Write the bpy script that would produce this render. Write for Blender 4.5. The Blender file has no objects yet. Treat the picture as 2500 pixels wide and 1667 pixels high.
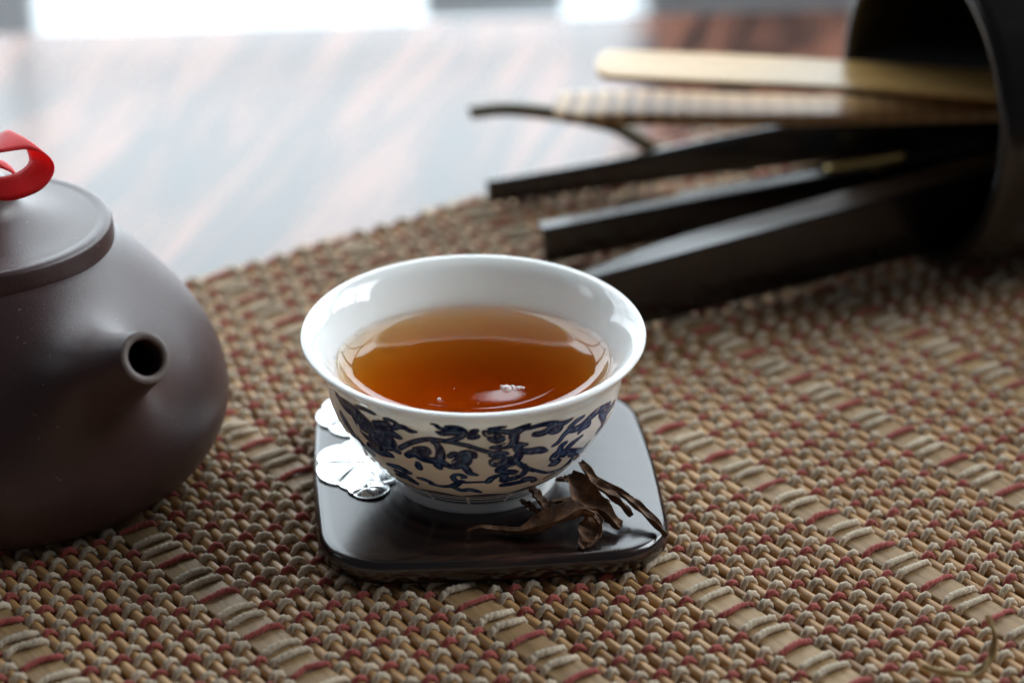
import bpy, math, random
import numpy as np
from mathutils import Vector, Matrix, noise
R = math.radians
S = 0.01                      # everything below is written in centimetres
sc = bpy.context.scene
col = sc.collection
random.seed(7)
rng = np.random.default_rng(7)

# ---------------------------------------------------------------- camera
TH = 0.4536
CAM = Vector((0, -47.77, 23.29))
cd = bpy.data.cameras.new('camera')
cam = bpy.data.objects.new('camera', cd)
col.objects.link(cam)
cam.location = CAM * S
cam.rotation_euler = (math.pi / 2 - TH, 0, 0)
cd.sensor_width = 22.2
cd.lens = 52.71
cd.clip_start = 0.02
cd.clip_end = 50
cd.dof.use_dof = True
cd.dof.focus_distance = 44.6 * S
cd.dof.aperture_fstop = 5.6
cd.dof.aperture_blades = 0
sc.camera = cam

# ---------------------------------------------------------------- light
w = bpy.data.worlds.new('World')
sc.world = w
w.use_nodes = True
wb = w.node_tree.nodes['Background']
wb.inputs[0].default_value = (0.86, 0.90, 1.0, 1)      # dim, even light of the room
wb.inputs[1].default_value = 0.075
sc.view_settings.view_transform = 'Standard'
sc.view_settings.look = 'None'
sc.view_settings.exposure = 0
sc.view_settings.gamma = 1
sc.cycles.use_denoising = True
sc.cycles.caustics_refractive = True
sc.cycles.max_bounces = 12
sc.cycles.transmission_bounces = 10
sc.cycles.blur_glossy = 1.0


def area(name, loc, size, aim, power, colr):
    d = bpy.data.lights.new(name, 'AREA')
    d.shape = 'RECTANGLE'
    d.size, d.size_y = size[0] * S, size[1] * S
    d.energy = power
    d.color = colr
    o = bpy.data.objects.new(name, d)
    col.objects.link(o)
    o.location = Vector(loc) * S
    o.rotation_euler = (Vector(aim) - Vector(loc)).to_track_quat('-Z', 'Y').to_euler()
    return o


def radiance(L, sx, sy):      # lamp power that gives a rectangle of that radiance
    return L * math.pi * sx * sy * S * S


# daylight coming through the side window: a grid of separate panes, high on the right
SIDE_L = 11.0
for i in range(3):
    for j in range(4):
        cx, cy, cz = 118, -4 + i * 31 + 6, 58 + j * 24
        o = area('window_pane_light', (cx, cy, cz), (28, 21.5), (cx - 100, cy, cz), radiance(SIDE_L, 28, 21.5), (0.90, 0.96, 1.0))
# and a smaller window high on the left
for i in range(1):
    for j in range(2):
        cx, cy, cz = -120, 6 + i * 27, 66 + j * 22
        o = area('window_pane_light', (cx, cy, cz), (24, 19.5), (cx + 100, cy, cz), radiance(3.0, 24, 19.5), (0.90, 0.96, 1.0))


# ---------------------------------------------------------------- helpers
def mesh(name, v, f, mat=None, parent=None, smooth=True, loc=(0, 0, 0), rot=None):
    m = bpy.data.meshes.new(name)
    if isinstance(v, np.ndarray):
        v = (v * S).tolist()
    else:
        v = [(a * S, b * S, c * S) for a, b, c in v]
    m.from_pydata(v, [], f)
    m.validate()
    if smooth:
        m.polygons.foreach_set('use_smooth', [True] * len(m.polygons))
    m.update()
    o = bpy.data.objects.new(name, m)
    col.objects.link(o)
    o.location = Vector(loc) * S
    if rot:
        o.rotation_euler = rot
    if mat:
        m.materials.append(mat)
    if parent:
        o.parent = parent
    return o


def tag(o, label=None, cat=None, group=None, kind=None):
    if label: o['label'] = label
    if cat: o['category'] = cat
    if group: o['group'] = group
    if kind: o['kind'] = kind
    return o


def empty(name, loc, label, cat, group=None, rot=None):
    o = bpy.data.objects.new(name, None)
    o.empty_display_size = 0.01
    col.objects.link(o)
    o.location = Vector(loc) * S
    if rot: o.rotation_euler = rot
    return tag(o, label, cat, group)


def grid_faces(nu, nv, close_u=False, close_v=False, off=0):
    f = []
    for i in range(nu if close_u else nu - 1):
        for j in range(nv if close_v else nv - 1):
            a = i * nv + j; b = ((i + 1) % nu) * nv + j
            c = ((i + 1) % nu) * nv + (j + 1) % nv; d = i * nv + (j + 1) % nv
            f.append((off + a, off + b, off + c, off + d))
    return f


def interp_path(pts, n, extra=None):
    """Catmull-Rom through pts, n samples; works for any column count"""
    p = np.array(pts, float)
    q = np.vstack([2 * p[0] - p[1], p, 2 * p[-1] - p[-2]])
    m = len(p) - 1
    out = []
    for t in np.linspace(0, m, n):
        i = min(int(t), m - 1); u = t - i
        a, b, c, d = q[i], q[i + 1], q[i + 2], q[i + 3]
        out.append(0.5 * ((2 * b) + (c - a) * u + (2 * a - 5 * b + 4 * c - d) * u * u + (3 * b - a - 3 * c + d) * u ** 3))
    return np.array(out)


def lathe(prof, n=96):
    v, f = [], []
    k = len(prof)
    for i in range(n):
        a = 2 * math.pi * i / n
        for r, z in prof:
            v.append((r * math.cos(a), r * math.sin(a), z))
    return v, grid_faces(n, k, close_u=True)


def box(x0, x1, y0, y1, z0, z1):
    v = [(x0, y0, z0), (x1, y0, z0), (x1, y1, z0), (x0, y1, z0), (x0, y0, z1), (x1, y0, z1), (x1, y1, z1), (x0, y1, z1)]
    f = [(0, 3, 2, 1), (4, 5, 6, 7), (0, 1, 5, 4), (1, 2, 6, 5), (2, 3, 7, 6), (3, 0, 4, 7)]
    return v, f


def bevel(o, wd, seg=3):
    m = o.modifiers.new('bevel', 'BEVEL')
    m.width = wd * S; m.segments = seg; m.limit_method = 'ANGLE'; m.angle_limit = R(35)
    m.harden_normals = False
    return o


# ---------------------------------------------------------------- materials
def mat(name):
    m = bpy.data.materials.new(name)
    m.use_nodes = True
    nt = m.node_tree
    b = nt.nodes['Principled BSDF']
    return m, nt, b


def coords(nt, scale=(1, 1, 1), rot=(0, 0, 0), src='Object'):
    t = nt.nodes.new('ShaderNodeTexCoord')
    mp = nt.nodes.new('ShaderNodeMapping')
    mp.inputs['Scale'].default_value = [100 * s for s in scale]
    mp.inputs['Rotation'].default_value = rot
    nt.links.new(t.outputs[src], mp.inputs[0])
    return mp.outputs[0]


def noise_tex(nt, vec, scale, detail=4, rough=0.5, dist=0):
    n = nt.nodes.new('ShaderNodeTexNoise')
    n.inputs['Scale'].default_value = scale
    n.inputs['Detail'].default_value = detail
    n.inputs['Roughness'].default_value = rough
    n.inputs['Distortion'].default_value = dist
    nt.links.new(vec, n.inputs['Vector'])
    return n.outputs['Fac']


def ramp(nt, fac, stops):
    r = nt.nodes.new('ShaderNodeValToRGB')
    e = r.color_ramp.elements
    e[0].position, e[0].color = stops[0][0], (*stops[0][1], 1)
    e[1].position, e[1].color = stops[-1][0], (*stops[-1][1], 1)
    for p, c in stops[1:-1]:
        k = e.new(p); k.color = (*c, 1)
    nt.links.new(fac, r.inputs[0])
    return r.outputs[0]


def bump(nt, b, h, strength, dist=0.01):
    n = nt.nodes.new('ShaderNodeBump')
    n.inputs['Strength'].default_value = strength
    n.inputs['Distance'].default_value = dist * S
    nt.links.new(h, n.inputs['Height'])
    nt.links.new(n.outputs[0], b.inputs['Normal'])


def mapr(nt, v, a, b_, lo, hi):
    n = nt.nodes.new('ShaderNodeMapRange')
    n.inputs[1].default_value, n.inputs[2].default_value = a, b_
    n.inputs[3].default_value, n.inputs[4].default_value = lo, hi
    nt.links.new(v, n.inputs[0])
    return n.outputs[0]


def objrand(nt):
    return nt.nodes.new('ShaderNodeObjectInfo').outputs['Random']


def wood(name, stops, scale, rough, grain_rot=(0, 0, 0), bumpv=0.15, stretch=(0.06, 1, 1), dist=0.6, coat=0.0, rand=False):
    m, nt, b = mat(name)
    v = coords(nt, stretch, grain_rot)
    n1 = noise_tex(nt, v, scale, 6, 0.6, dist)
    if rand:
        ad = nt.nodes.new('ShaderNodeMath'); ad.operation = 'ADD'
        mr = mapr(nt, objrand(nt), 0, 1, -0.09, 0.09)
        nt.links.new(n1, ad.inputs[0]); nt.links.new(mr, ad.inputs[1]); n1 = ad.outputs[0]
    c = ramp(nt, n1, stops)
    nt.links.new(c, b.inputs['Base Color'])
    n2 = noise_tex(nt, v, scale * 5, 4, 0.6, 0.2)
    r = mapr(nt, n2, 0.3, 0.7, rough * 0.85, rough * 1.15)
    nt.links.new(r, b.inputs['Roughness'])
    bump(nt, b, n2, bumpv, 0.02)
    b.inputs['Coat Weight'].default_value = coat
    b.inputs['Coat Roughness'].default_value = rough
    return m


def plain(name, c, rough, spec=0.5, metal=0, nscale=8, var=0.12, bumpv=0.0, bdist=0.01):
    m, nt, b = mat(name)
    v = coords(nt)
    n = noise_tex(nt, v, nscale, 5, 0.6)
    lo = tuple(x * (1 - var) for x in c); hi = tuple(min(1, x * (1 + var)) for x in c)
    nt.links.new(ramp(nt, n, [(0.3, lo), (0.7, hi)]), b.inputs['Base Color'])
    b.inputs['Roughness'].default_value = rough
    b.inputs['Specular IOR Level'].default_value = spec
    b.inputs['Metallic'].default_value = metal
    if bumpv: bump(nt, b, n, bumpv, bdist)
    return m


M = {}
M['clay'], nt, b = mat('purple_clay')
v = coords(nt)
big = noise_tex(nt, v, 0.7, 4, 0.6)
fine = noise_tex(nt, v, 26, 5, 0.7)
nt.links.new(ramp(nt, big, [(0.3, (0.040, 0.018, 0.018)), (0.7, (0.062, 0.029, 0.028))]), b.inputs['Base Color'])
nt.links.new(mapr(nt, fine, 0.3, 0.7, 0.34, 0.42), b.inputs['Roughness'])
b.inputs['Specular IOR Level'].default_value = 0.60
spk = noise_tex(nt, v, 9, 2, 0.5)
cc = nt.nodes.new('ShaderNodeMix'); cc.data_type = 'RGBA'
nt.links.new(mapr(nt, spk, 0.735, 0.76, 0, 0.8), cc.inputs[0])
nt.links.new(b.inputs['Base Color'].links[0].from_socket, cc.inputs[6])
cc.inputs[7].default_value = (0.26, 0.19, 0.15, 1)
nt.links.new(cc.outputs[2], b.inputs['Base Color'])
bump(nt, b, fine, 0.35, 0.02)

M['clay_pale'] = plain('pale_clay', (0.13, 0.098, 0.085), 0.5, nscale=6, var=0.25, bumpv=0.2)  # lighter clay colour for the ring at the spout tip
M['coaster'] = wood('dark_rosewood', [(0.3, (0.006, 0.004, 0.004)), (0.55, (0.016, 0.008, 0.007)), (0.75, (0.075, 0.028, 0.018))], 4.0, 0.20, stretch=(0.10, 1, 1), bumpv=0.04)
M['coaster'].node_tree.nodes['Principled BSDF'].inputs['Specular IOR Level'].default_value = 0.85
M['ebony'] = wood('ebony_wood', [(0.3, (0.004, 0.003, 0.003)), (0.7, (0.014, 0.009, 0.007))], 5.0, 0.20, bumpv=0.05, coat=0.35)
M['tube_wood'] = wood('lacquered_dark_wood', [(0.3, (0.003, 0.0025, 0.002)), (0.7, (0.009, 0.006, 0.005))], 3.0, 0.20, bumpv=0.05)
M['slat'] = wood('split_bamboo_slat', [(0.25, (0.20, 0.12, 0.050)), (0.55, (0.34, 0.21, 0.095)), (0.8, (0.44, 0.29, 0.135))], 9.0, 0.55, stretch=(1, 0.05, 1), bumpv=0.5, rand=True)
M['stick'] = wood('round_bamboo_stick', [(0.25, (0.17, 0.085, 0.030)), (0.5, (0.43, 0.235, 0.092)), (0.8, (0.64, 0.40, 0.185))], 7.0, 0.45, stretch=(1, 0.06, 1), bumpv=0.4, rand=True)
M['bamboo'] = wood('pale_bamboo', [(0.3, (0.44, 0.24, 0.07)), (0.7, (0.62, 0.39, 0.15))], 12.0, 0.28, stretch=(0.03, 1, 1), bumpv=0.1, dist=0.1)
M['bamboo_edge'] = plain('browned_bamboo_skin', (0.22, 0.10, 0.03), 0.4)
M['olive'] = plain('olive_bamboo_skin', (0.095, 0.075, 0.026), 0.38, nscale=4)
M['brass'] = plain('brass', (0.72, 0.55, 0.22), 0.3, metal=1)
M['gray'] = plain('pale_grey_paint', (0.62, 0.64, 0.66), 0.4, nscale=0.3, var=0.06)
M['sill'] = plain('white_sill_paint', (0.80, 0.80, 0.79), 0.5, nscale=0.2, var=0.04)
M['leafbrown'], nt, b = mat('dry_tea_leaf')
v = coords(nt)
n1 = noise_tex(nt, v, 5, 6, 0.65, 0.5)
nt.links.new(ramp(nt, n1, [(0.3, (0.034, 0.014, 0.006)), (0.5, (0.115, 0.049, 0.018)), (0.75, (0.30, 0.145, 0.055))]), b.inputs['Base Color'])
b.inputs['Roughness'].default_value = 0.62
bump(nt, b, noise_tex(nt, v, 16, 6, 0.7, 0.4), 0.8, 0.03)
M['twig'] = plain('tan_twig', (0.36, 0.24, 0.09), 0.6, nscale=5, var=0.3, bumpv=0.4, bdist=0.02)

# silver leaf ornament, veined
M['silver'], nt, b = mat('embossed_silver')
b.inputs['Metallic'].default_value = 1
b.inputs['Base Color'].default_value = (0.70, 0.73, 0.73, 1)
v = coords(nt)
nt.links.new(mapr(nt, noise_tex(nt, v, 10, 4, 0.6), 0.3, 0.7, 0.14, 0.24), b.inputs['Roughness'])
bump(nt, b, noise_tex(nt, v, 2.0, 3, 0.5), 0.15, 0.04)

# threads: plied yarn, a little different from strand to strand
def yarn(name, c):
    m, nt, b = mat(name)
    v = coords(nt)
    n = noise_tex(nt, v, 9, 5, 0.7)
    lo = tuple(x * 0.62 for x in c)
    hi = tuple(min(1, x * 1.12) for x in c)
    mixn = nt.nodes.new('ShaderNodeMath'); mixn.operation = 'ADD'
    nt.links.new(n, mixn.inputs[0])
    nt.links.new(mapr(nt, objrand(nt), 0, 1, -0.1, 0.1), mixn.inputs[1])
    nt.links.new(ramp(nt, mixn.outputs[0], [(0.28, lo), (0.62, hi)]), b.inputs['Base Color'])
    b.inputs['Roughness'].default_value = 0.9
    b.inputs['Specular IOR Level'].default_value = 0.2
    b.inputs['Sheen Weight'].default_value = 0.25
    bump(nt, b, noise_tex(nt, v, 40, 4, 0.7), 0.7, 0.02)
    return m
M['cream'] = yarn('cream_jute_yarn', (0.58, 0.475, 0.345))
M['red'] = yarn('brick_red_yarn', (0.34, 0.070, 0.055))

# ribbon
M['ribbon'], nt, b = mat('red_satin_ribbon')
v = coords(nt)
wv = nt.nodes.new('ShaderNodeTexWave'); wv.inputs['Scale'].default_value = 7.0
wv.bands_direction = 'DIAGONAL'; wv.inputs['Distortion'].default_value = 0.6
nt.links.new(v, wv.inputs['Vector'])
nt.links.new(ramp(nt, wv.outputs['Fac'], [(0.2, (0.85, 0.018, 0.022)), (0.8, (0.95, 0.060, 0.070))]), b.inputs['Base Color'])
b.inputs['Roughness'].default_value = 0.55
b.inputs['Sheen Weight'].default_value = 0.5
b.inputs['Subsurface Weight'].default_value = 0.0
bump(nt, b, wv.outputs['Fac'], 0.25, 0.02)
tr_ = nt.nodes.new('ShaderNodeBsdfTranslucent'); tr_.inputs[0].default_value = (0.95, 0.03, 0.035, 1)
ms = nt.nodes.new('ShaderNodeMixShader'); ms.inputs[0].default_value = 0.40
nt.links.new(b.outputs[0], ms.inputs[1]); nt.links.new(tr_.outputs[0], ms.inputs[2])
nt.links.new(ms.outputs[0], nt.nodes['Material Output'].inputs['Surface'])

# rosewood table top: near-black wood with warm streaks under a smooth polish
M['table'], nt, b = mat('polished_rosewood_table')
v = coords(nt, (1, 1, 1), (0, 0, R(-72)))
mp = nt.nodes.new('ShaderNodeMapping'); mp.inputs['Scale'].default_value = (0.05, 0.42, 1)
nt.links.new(v, mp.inputs[0])
n1 = noise_tex(nt, mp.outputs[0], 1.0, 5, 0.55, 1.1)
n2 = noise_tex(nt, mp.outputs[0], 3.1, 4, 0.6, 0.7)
mx = nt.nodes.new('ShaderNodeMath'); mx.operation = 'MULTIPLY_ADD'; mx.inputs[1].default_value = 0.3
nt.links.new(n2, mx.inputs[0])
sb = nt.nodes.new('ShaderNodeMath'); sb.operation = 'MULTIPLY'; sb.inputs[1].default_value = 0.78
nt.links.new(n1, sb.inputs[0]); nt.links.new(sb.outputs[0], mx.inputs[2])
nt.links.new(ramp(nt, mx.outputs[0], [(0.40, (0.012, 0.012, 0.014)), (0.48, (0.055, 0.024, 0.018)), (0.62, (0.25, 0.100, 0.062))]), b.inputs['Base Color'])
b.inputs['Roughness'].default_value = 0.20
b.inputs['Specular IOR Level'].default_value = 0.62
bump(nt, b, n2, 0.02, 0.01)

# bright daylight behind the low window: the only thing here that gives off light besides the lamps
M['daylight'], nt, b = mat('daylit_window_pane')
b.inputs['Base Color'].default_value = (0, 0, 0, 1)
b.inputs['Specular IOR Level'].default_value = 0
b.inputs['Emission Color'].default_value = (0.83, 0.935, 1.0, 1)
b.inputs['Emission Strength'].default_value = 4.9
M['daylight_low'] = M['daylight'].copy(); M['daylight_low'].name = 'dim_lower_window_pane'
M['daylight_low'].node_tree.nodes['Principled BSDF'].inputs['Emission Strength'].default_value = 1.7

# ---------------------------------------------------------------- table and what stands behind it
TZ = -0.5
v, f = box(-75, 75, -75, 23.6, TZ - 3, TZ)
t = mesh('tabletop', v, f, M['table'], smooth=False, rot=(0, 0, R(5.4)))
bevel(t, 0.2)
tb = empty('tea_table', (0, 0, TZ), 'polished dark rosewood table reflecting the bright window', 'table')
t.parent = tb; t.location = (0, 0, -TZ * S)
v, f = box(-90, 90, -90, 90, -76, -75)
tag(mesh('floor', v, f, M['gray'], smooth=False), kind='structure')
for lx, ly in ((-68, 14), (68, 14), (-68, -68), (68, -68)):
    v, f = box(lx - 3, lx + 3, ly - 3, ly + 3, -75, TZ - 3.01)
    mesh('leg', v, f, M['ebony'], tb, smooth=False).location = (0, 0, -TZ * S)

win = empty('low_window', (0, 42, -8), 'bright low window behind the far edge of the table', 'window', rot=(0, 0, R(3.6)))
WX = [-66, -44, -18.7, 9, 34, 62]
rows = ((-4, 3.5), (3.9, 14.7), (15.3, 32.0))
for a, b2 in zip(WX[:-1], WX[1:]):
    for z0, z1 in rows:
        v, f = box(a + 0.18, b2 - 0.18, 0, 0.3, z0, z1)
        mesh('pane', v, f, M['daylight'] if z0 > 0 else M['daylight_low'], win, smooth=False)
UX = [-66, -50, -36, -21, -6.0, 2.6, 18, 34, 48, 62]     # upper sashes; unseen dark board added mid-window to darken the tea's reflection
for a, b2 in zip(UX[:-1], UX[1:]):
    for z0, z1 in ((33.2, 40.6), (41.2, 54.0), (54.6, 67.0), (67.6, 80.0)):
        v, f = box(a + 0.5, b2 - 0.5, 0, 0.3, z0, z1)
        if a == -6.0 and z0 < 35:
            for y0_, y1_, nm in ((33.2, 37.0, 'reflection_blocker'), (37.1, 40.6, 'pane')):
                v, f = box(a + 0.5, b2 - 0.5, 0, 0.3, y0_, y1_)
                mesh(nm, v, f, M['ebony' if nm == 'reflection_blocker' else 'daylight'], win, smooth=False)
        else:
            mesh('pane', v, f, M['daylight'], win, smooth=False)
for a in WX:
    v, f = box(a - 0.18, a + 0.18, -1.0, 0.6, -4, 32.0)
    mesh('mullion', v, f, M['gray'], win, smooth=False)
for a in UX:
    v, f = box(a - 0.5, a + 0.5, -0.8, 0.6, 33.2, 80.0)
    mesh('mullion', v, f, M['gray'], win, smooth=False)
for z0, z1 in ((3.5, 3.9), (14.7, 15.3), (32.0, 33.2), (40.6, 41.2), (54.0, 54.6), (67.0, 67.6)):
    v, f = box(-66.8, 62.8, -0.9, 0.55, z0, z1)
    mesh('glazing_bar', v, f, M['gray'], win, smooth=False)
v, f = box(-66.8, 62.8, -1.4, 0.6, 80.0, 83)
mesh('head_rail', v, f, M['gray'], win, smooth=False)
v, f = box(-5.6, 2.2, -1.2, -.91, 29.0, 33.3)
mesh('reflection_blocker', v, f, M['ebony'], win, smooth=False)  # added dark board, keeps the bright panes out of the tea's reflection
v, f = box(-3.4, 1.9, -1.6, -1.01, 1.9, 7.5)
bevel(mesh('rail_block', v, f, M['gray'], win, smooth=False), 0.2)
v, f = box(-30, -18.0, -1.6, -1.01, 1.0, 4.0)
bevel(mesh('rail_block', v, f, M['gray'], win, smooth=False), 0.2)
v, f = box(-66.8, 62.8, -18, 0.6, -6, -4.01)
mesh('sill', v, f, M['sill'], win, smooth=False)
bx = empty('low_grey_chest', (28, 36, -12), 'low grey painted chest behind the right end of the table', 'chest', rot=(0, 0, R(3.6)))
v, f = box(-23.5, 34, -2, 3.5, -1.9, 21.5)
bevel(mesh('body', v, f, M['gray'], bx, smooth=False), 0.4)
v, f = box(-24, 34.5, -2.6, 3.6, 21.52, 22.6)
bevel(mesh('lid', v, f, M['gray'], bx, smooth=False), 0.3)

# ---------------------------------------------------------------- woven placemat
PU, PV = 3.5697, 1.5          # spacing of the flat slats, spacing of the red yarns
SP = 0.3153                   # spacing of the round sticks
GAP = (PU - 8 * SP) / 2
mt = empty('placemat', (4.0125, -10.7183, 0), 'woven bamboo placemat with cream and brick red yarn under the cup and teapot', 'placemat', rot=(0, 0, R(37.187)))
Y0, Y1 = -11.4, 18.35         # the mat's two edges along the sticks
YC, YL = (Y0 + Y1) / 2, Y1 - Y0


def stick_mesh(seed):
    rr = np.random.default_rng(seed)
    n, m = 26, 9
    v = []
    flat = rr.uniform(0, 6.28)
    for i in range(n):
        y = -YL / 2 + YL * i / (n - 1)
        wob = 0.006 * math.sin(i * 1.3 + seed)
        for k in range(m):
            a = 2 * math.pi * k / m
            r = 0.110 * (1 + 0.05 * rr.normal() * 0.5) * (1 - 0.12 * max(0, math.cos(a - flat)) ** 4)
            v.append((r * math.cos(a) * 1.04 + wob, y, r * math.sin(a)))
    f = grid_faces(n, m, close_v=True)
    f.append(tuple(range(m))); f.append(tuple(range((n - 1) * m, n * m))[::-1])
    return v, f


def slat_mesh(seed):
    rr = np.random.default_rng(seed)
    n = 30
    prof = [(-.37, -.04), (-.365, .035), (-.34, .05), (-.2, .054), (0, .056), (.2, .054), (.34, .05), (.365, .035), (.37, -.04), (.33, -.055), (-.33, -.055)]
    v = []
    for i in range(n):
        y = -YL / 2 + YL * i / (n - 1)
        for x, z in prof:
            v.append((x * (1 + 0.012 * rr.normal()), y, z + 0.003 * rr.normal()))
    f = grid_faces(n, len(prof), close_v=True)
    k = len(prof)
    f.append(tuple(range(k))); f.append(tuple(range((n - 1) * k, n * k))[::-1])
    return v, f


slots = []                    # (x, z centre, half-thickness, flat half-width, parity)
protos = []
for s_ in range(4):
    protos.append(bpy.data.meshes.new('stick'))
K0, K1 = -5, 8
slat_m, stick_m = [], []
for s_ in range(3):
    o = mesh('slat', *slat_mesh(s_), M['slat'], mt); slat_m.append(o)
for s_ in range(5):
    o = mesh('stick', *stick_mesh(10 + s_), M['stick'], mt); stick_m.append(o)
used = set()


def put(lst, x, z, rot, dy):
    k = random.randrange(len(lst))
    src = lst[k]
    if (id(lst), k) in used:
        o = src.copy(); col.objects.link(o)
    else:
        used.add((id(lst), k)); o = src
    o.location = (x * S, (YC + dy) * S, z * S)
    o.rotation_euler = (0, rot[0], rot[1])
    return o


for k in range(K0, K1 + 1):
    x = k * PU
    put(slat_m, x, -0.205, (random.choice((0, math.pi)), R(random.uniform(-.05, .05))), random.uniform(-.10, .10))
    slots.append((x, -0.205, 0.057, 0.30, (10 * k) % 2))
    if k < K1:
        for j in range(1, 10):
            xx = x + GAP + (j - 1) * SP + random.uniform(-.012, .012)
            zz = -0.25 + random.uniform(-.012, .012)
            put(stick_m, xx, zz, (random.uniform(0, 6.28), R(random.uniform(-.09, .09))), random.uniform(-.16, .16))
            slots.append((xx, zz, 0.108, 0.0, (10 * k + j) % 2))
stick_m = [o for i, o in enumerate(stick_m)]


def thread_mesh(parity, rad, seed):
    """one plied yarn passing over the slots of one parity and under the others"""
    rr = np.random.default_rng(seed)
    cx, cz = [], []
    for x, z, h, fw_, p in slots:
        A = (h + rad) * (1 if p == parity else -1)
        jit = rr.normal() * 0.011
        if fw_ > 0.1:
            cx += [x - fw_, x - fw_ * .5, x, x + fw_ * .5, x + fw_]; cz += [z + A * .93 + jit, z + A + .01, z + A + 0.018, z + A + .01, z + A * .93 + jit]
        else:
            cx += [x]; cz += [z + A + jit]
    cx, cz = np.array(cx), np.array(cz)
    n = 2500
    xs = np.linspace(cx[0] - 0.25, cx[-1] + 0.25, n)
    idx = np.clip(np.searchsorted(cx, xs) - 1, 0, len(cx) - 2)
    u = np.clip((xs - cx[idx]) / (cx[idx + 1] - cx[idx]), 0, 1)
    u = np.cos(np.pi * u); u = 0.5 - 0.5 * np.sign(u) * np.abs(u) ** 0.72
    zs = cz[idx] * (1 - u) + cz[idx + 1] * u
    zs[0] = zs[1]; zs = np.maximum(zs, -0.49 + rad)
    ys = 0.014 * np.sin(xs * 2.1 + seed) + 0.012 * np.sin(xs * 9.7 + seed * 2) + 0.014 * np.interp(xs, xs[::12], rr.normal(size=len(xs[::12])))
    P = np.stack([xs, ys, zs], 1)
    T = np.gradient(P, axis=0); T /= np.linalg.norm(T, axis=1)[:, None]
    side = np.tile(np.array([0, 1., 0]), (n, 1))
    side -= (side * T).sum(1)[:, None] * T; side /= np.linalg.norm(side, axis=1)[:, None]
    nor = np.cross(side, T)
    arc = np.concatenate([[0], np.cumsum(np.linalg.norm(np.diff(P, axis=0), axis=1))])
    m = 8
    a = np.linspace(0, 2 * np.pi, m, endpoint=False)[None, :]
    tw = arc[:, None] * 2 * np.pi / 0.22
    thick = np.interp(xs, xs[::20], 1 + 0.09 * rr.normal(size=len(xs[::20])))[:, None]
    over = np.clip((zs + 0.25) / 0.18, 0, 1)[:, None]
    r = rad * thick * (0.93 + 0.13 * np.cos(2 * (a - tw)) + 0.15 * over)
    V = P[:, None, :] + (r * np.cos(a))[..., None] * side[:, None, :] * 1.08 + (r * np.sin(a))[..., None] * nor[:, None, :]
    return V.reshape(-1, 3), grid_faces(n, m, close_v=True)


tm = {}
for par in (0, 1):
    for colr, rad in (('red', 0.055), ('cream', 0.060)):
        tm[(par, colr)] = []
        for q in range(2):
            o = mesh(colr + '_yarn', *thread_mesh(par, rad, 31 * par + 7 * q + (3 if colr == 'red' else 0)), M[colr], mt)
            tm[(par, colr)].append([o, False])


def lay_thread(par, colr, y):
    e = random.choice(tm[(par, colr)])
    if e[1]:
        o = e[0].copy(); col.objects.link(o)
    else:
        o = e[0]; e[1] = True
    o.location = (0, y * S, 0)
    o.rotation_euler = (0, 0, R(random.uniform(-.02, .02)))


v2 = -24
while v2 <= 15:               # half-integer rows of the weave
    y = -v2 * 0.5 * PV
    par = v2 % 2
    if Y0 + .1 < y < Y1 - .1:
        lay_thread(par, 'red', y + random.uniform(-.01, .01))
        for s_ in (-1, 1):
            lay_thread(1 - par, 'cream', y + s_ * (0.180 + random.uniform(-.012, .012)))
    v2 += 1
for lst in tm.values():
    for o, u_ in lst:
        if not u_: bpy.data.objects.remove(o)

# loose fibres standing off the yarn
fv, ff = [], []
rr = np.random.default_rng(5)
for i in range(9500):
    v2 = rr.integers(-12, 15)
    y = -v2 * 0.5 * PV + rr.choice([-.185, 0, .185, -.185, .185]) + rr.normal() * .04
    k = rr.integers(0, len(slots)); x, z, h, fwd, p = slots[k]
    x += rr.normal() * .05; z0 = -0.10 + rr.uniform(-.08, .05)
    a = rr.uniform(0, 6.28); L = rr.uniform(.06, .22); e = rr.uniform(-.2, .9)
    p0 = np.array([x, y, z0]); d = np.array([math.cos(a) * math.cos(e), math.sin(a) * math.cos(e), math.sin(e)])
    bend = rr.normal(size=3) * .03
    wv_ = np.cross(d, [0, 0, 1.]); wv_ = wv_ / (np.linalg.norm(wv_) + 1e-6) * 0.0045
    b0 = len(fv)
    for t_ in (0, .5, 1):
        c_ = p0 + d * L * t_ + bend * t_ * t_
        c_[2] = max(c_[2], -0.3)
        fv += [tuple(c_ - wv_ * (1 - .6 * t_)), tuple(c_ + wv_ * (1 - .6 * t_))]
    ff += [(b0, b0 + 1, b0 + 3, b0 + 2), (b0 + 2, b0 + 3, b0 + 5, b0 + 4)]
tag(mesh('yarn_fuzz', fv, ff, M['cream'], mt, smooth=False), kind='stuff')

# ---------------------------------------------------------------- coaster
CZ = 0.45
co = empty('coaster', (-.52, -6.5, 0), 'dark rosewood coaster with rounded corners and silver leaf inlay under the cup', 'coaster', rot=(0, 0, R(5)))


def rounded_square(half, rad, n=14):
    pts = []
    for cx_, cy_, a0 in ((1, 1, 0), (-1, 1, 90), (-1, -1, 180), (1, -1, 270)):
        for i in range(n):
            a = R(a0 + 90 * i / (n - 1))
            pts.append((cx_ * (half - rad) + rad * math.cos(a), cy_ * (half - rad) + rad * math.sin(a)))
        # slightly bowed side between the corners
        c2 = {(1, 1): (0, 1), (-1, 1): (-1, 0), (-1, -1): (0, -1), (1, -1): (1, 0)}[(cx_, cy_)]
        for t_ in (.25, .5, .75):
            s_ = (half - rad) * (1 - 2 * t_)
            bow = half + 0.05 * math.sin(math.pi * t_)
            if c2 == (0, 1): pts.append((s_, bow))
            elif c2 == (-1, 0): pts.append((-bow, s_))
            elif c2 == (0, -1): pts.append((-s_, -bow))
            else: pts.append((bow, -s_))
    return pts


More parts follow.
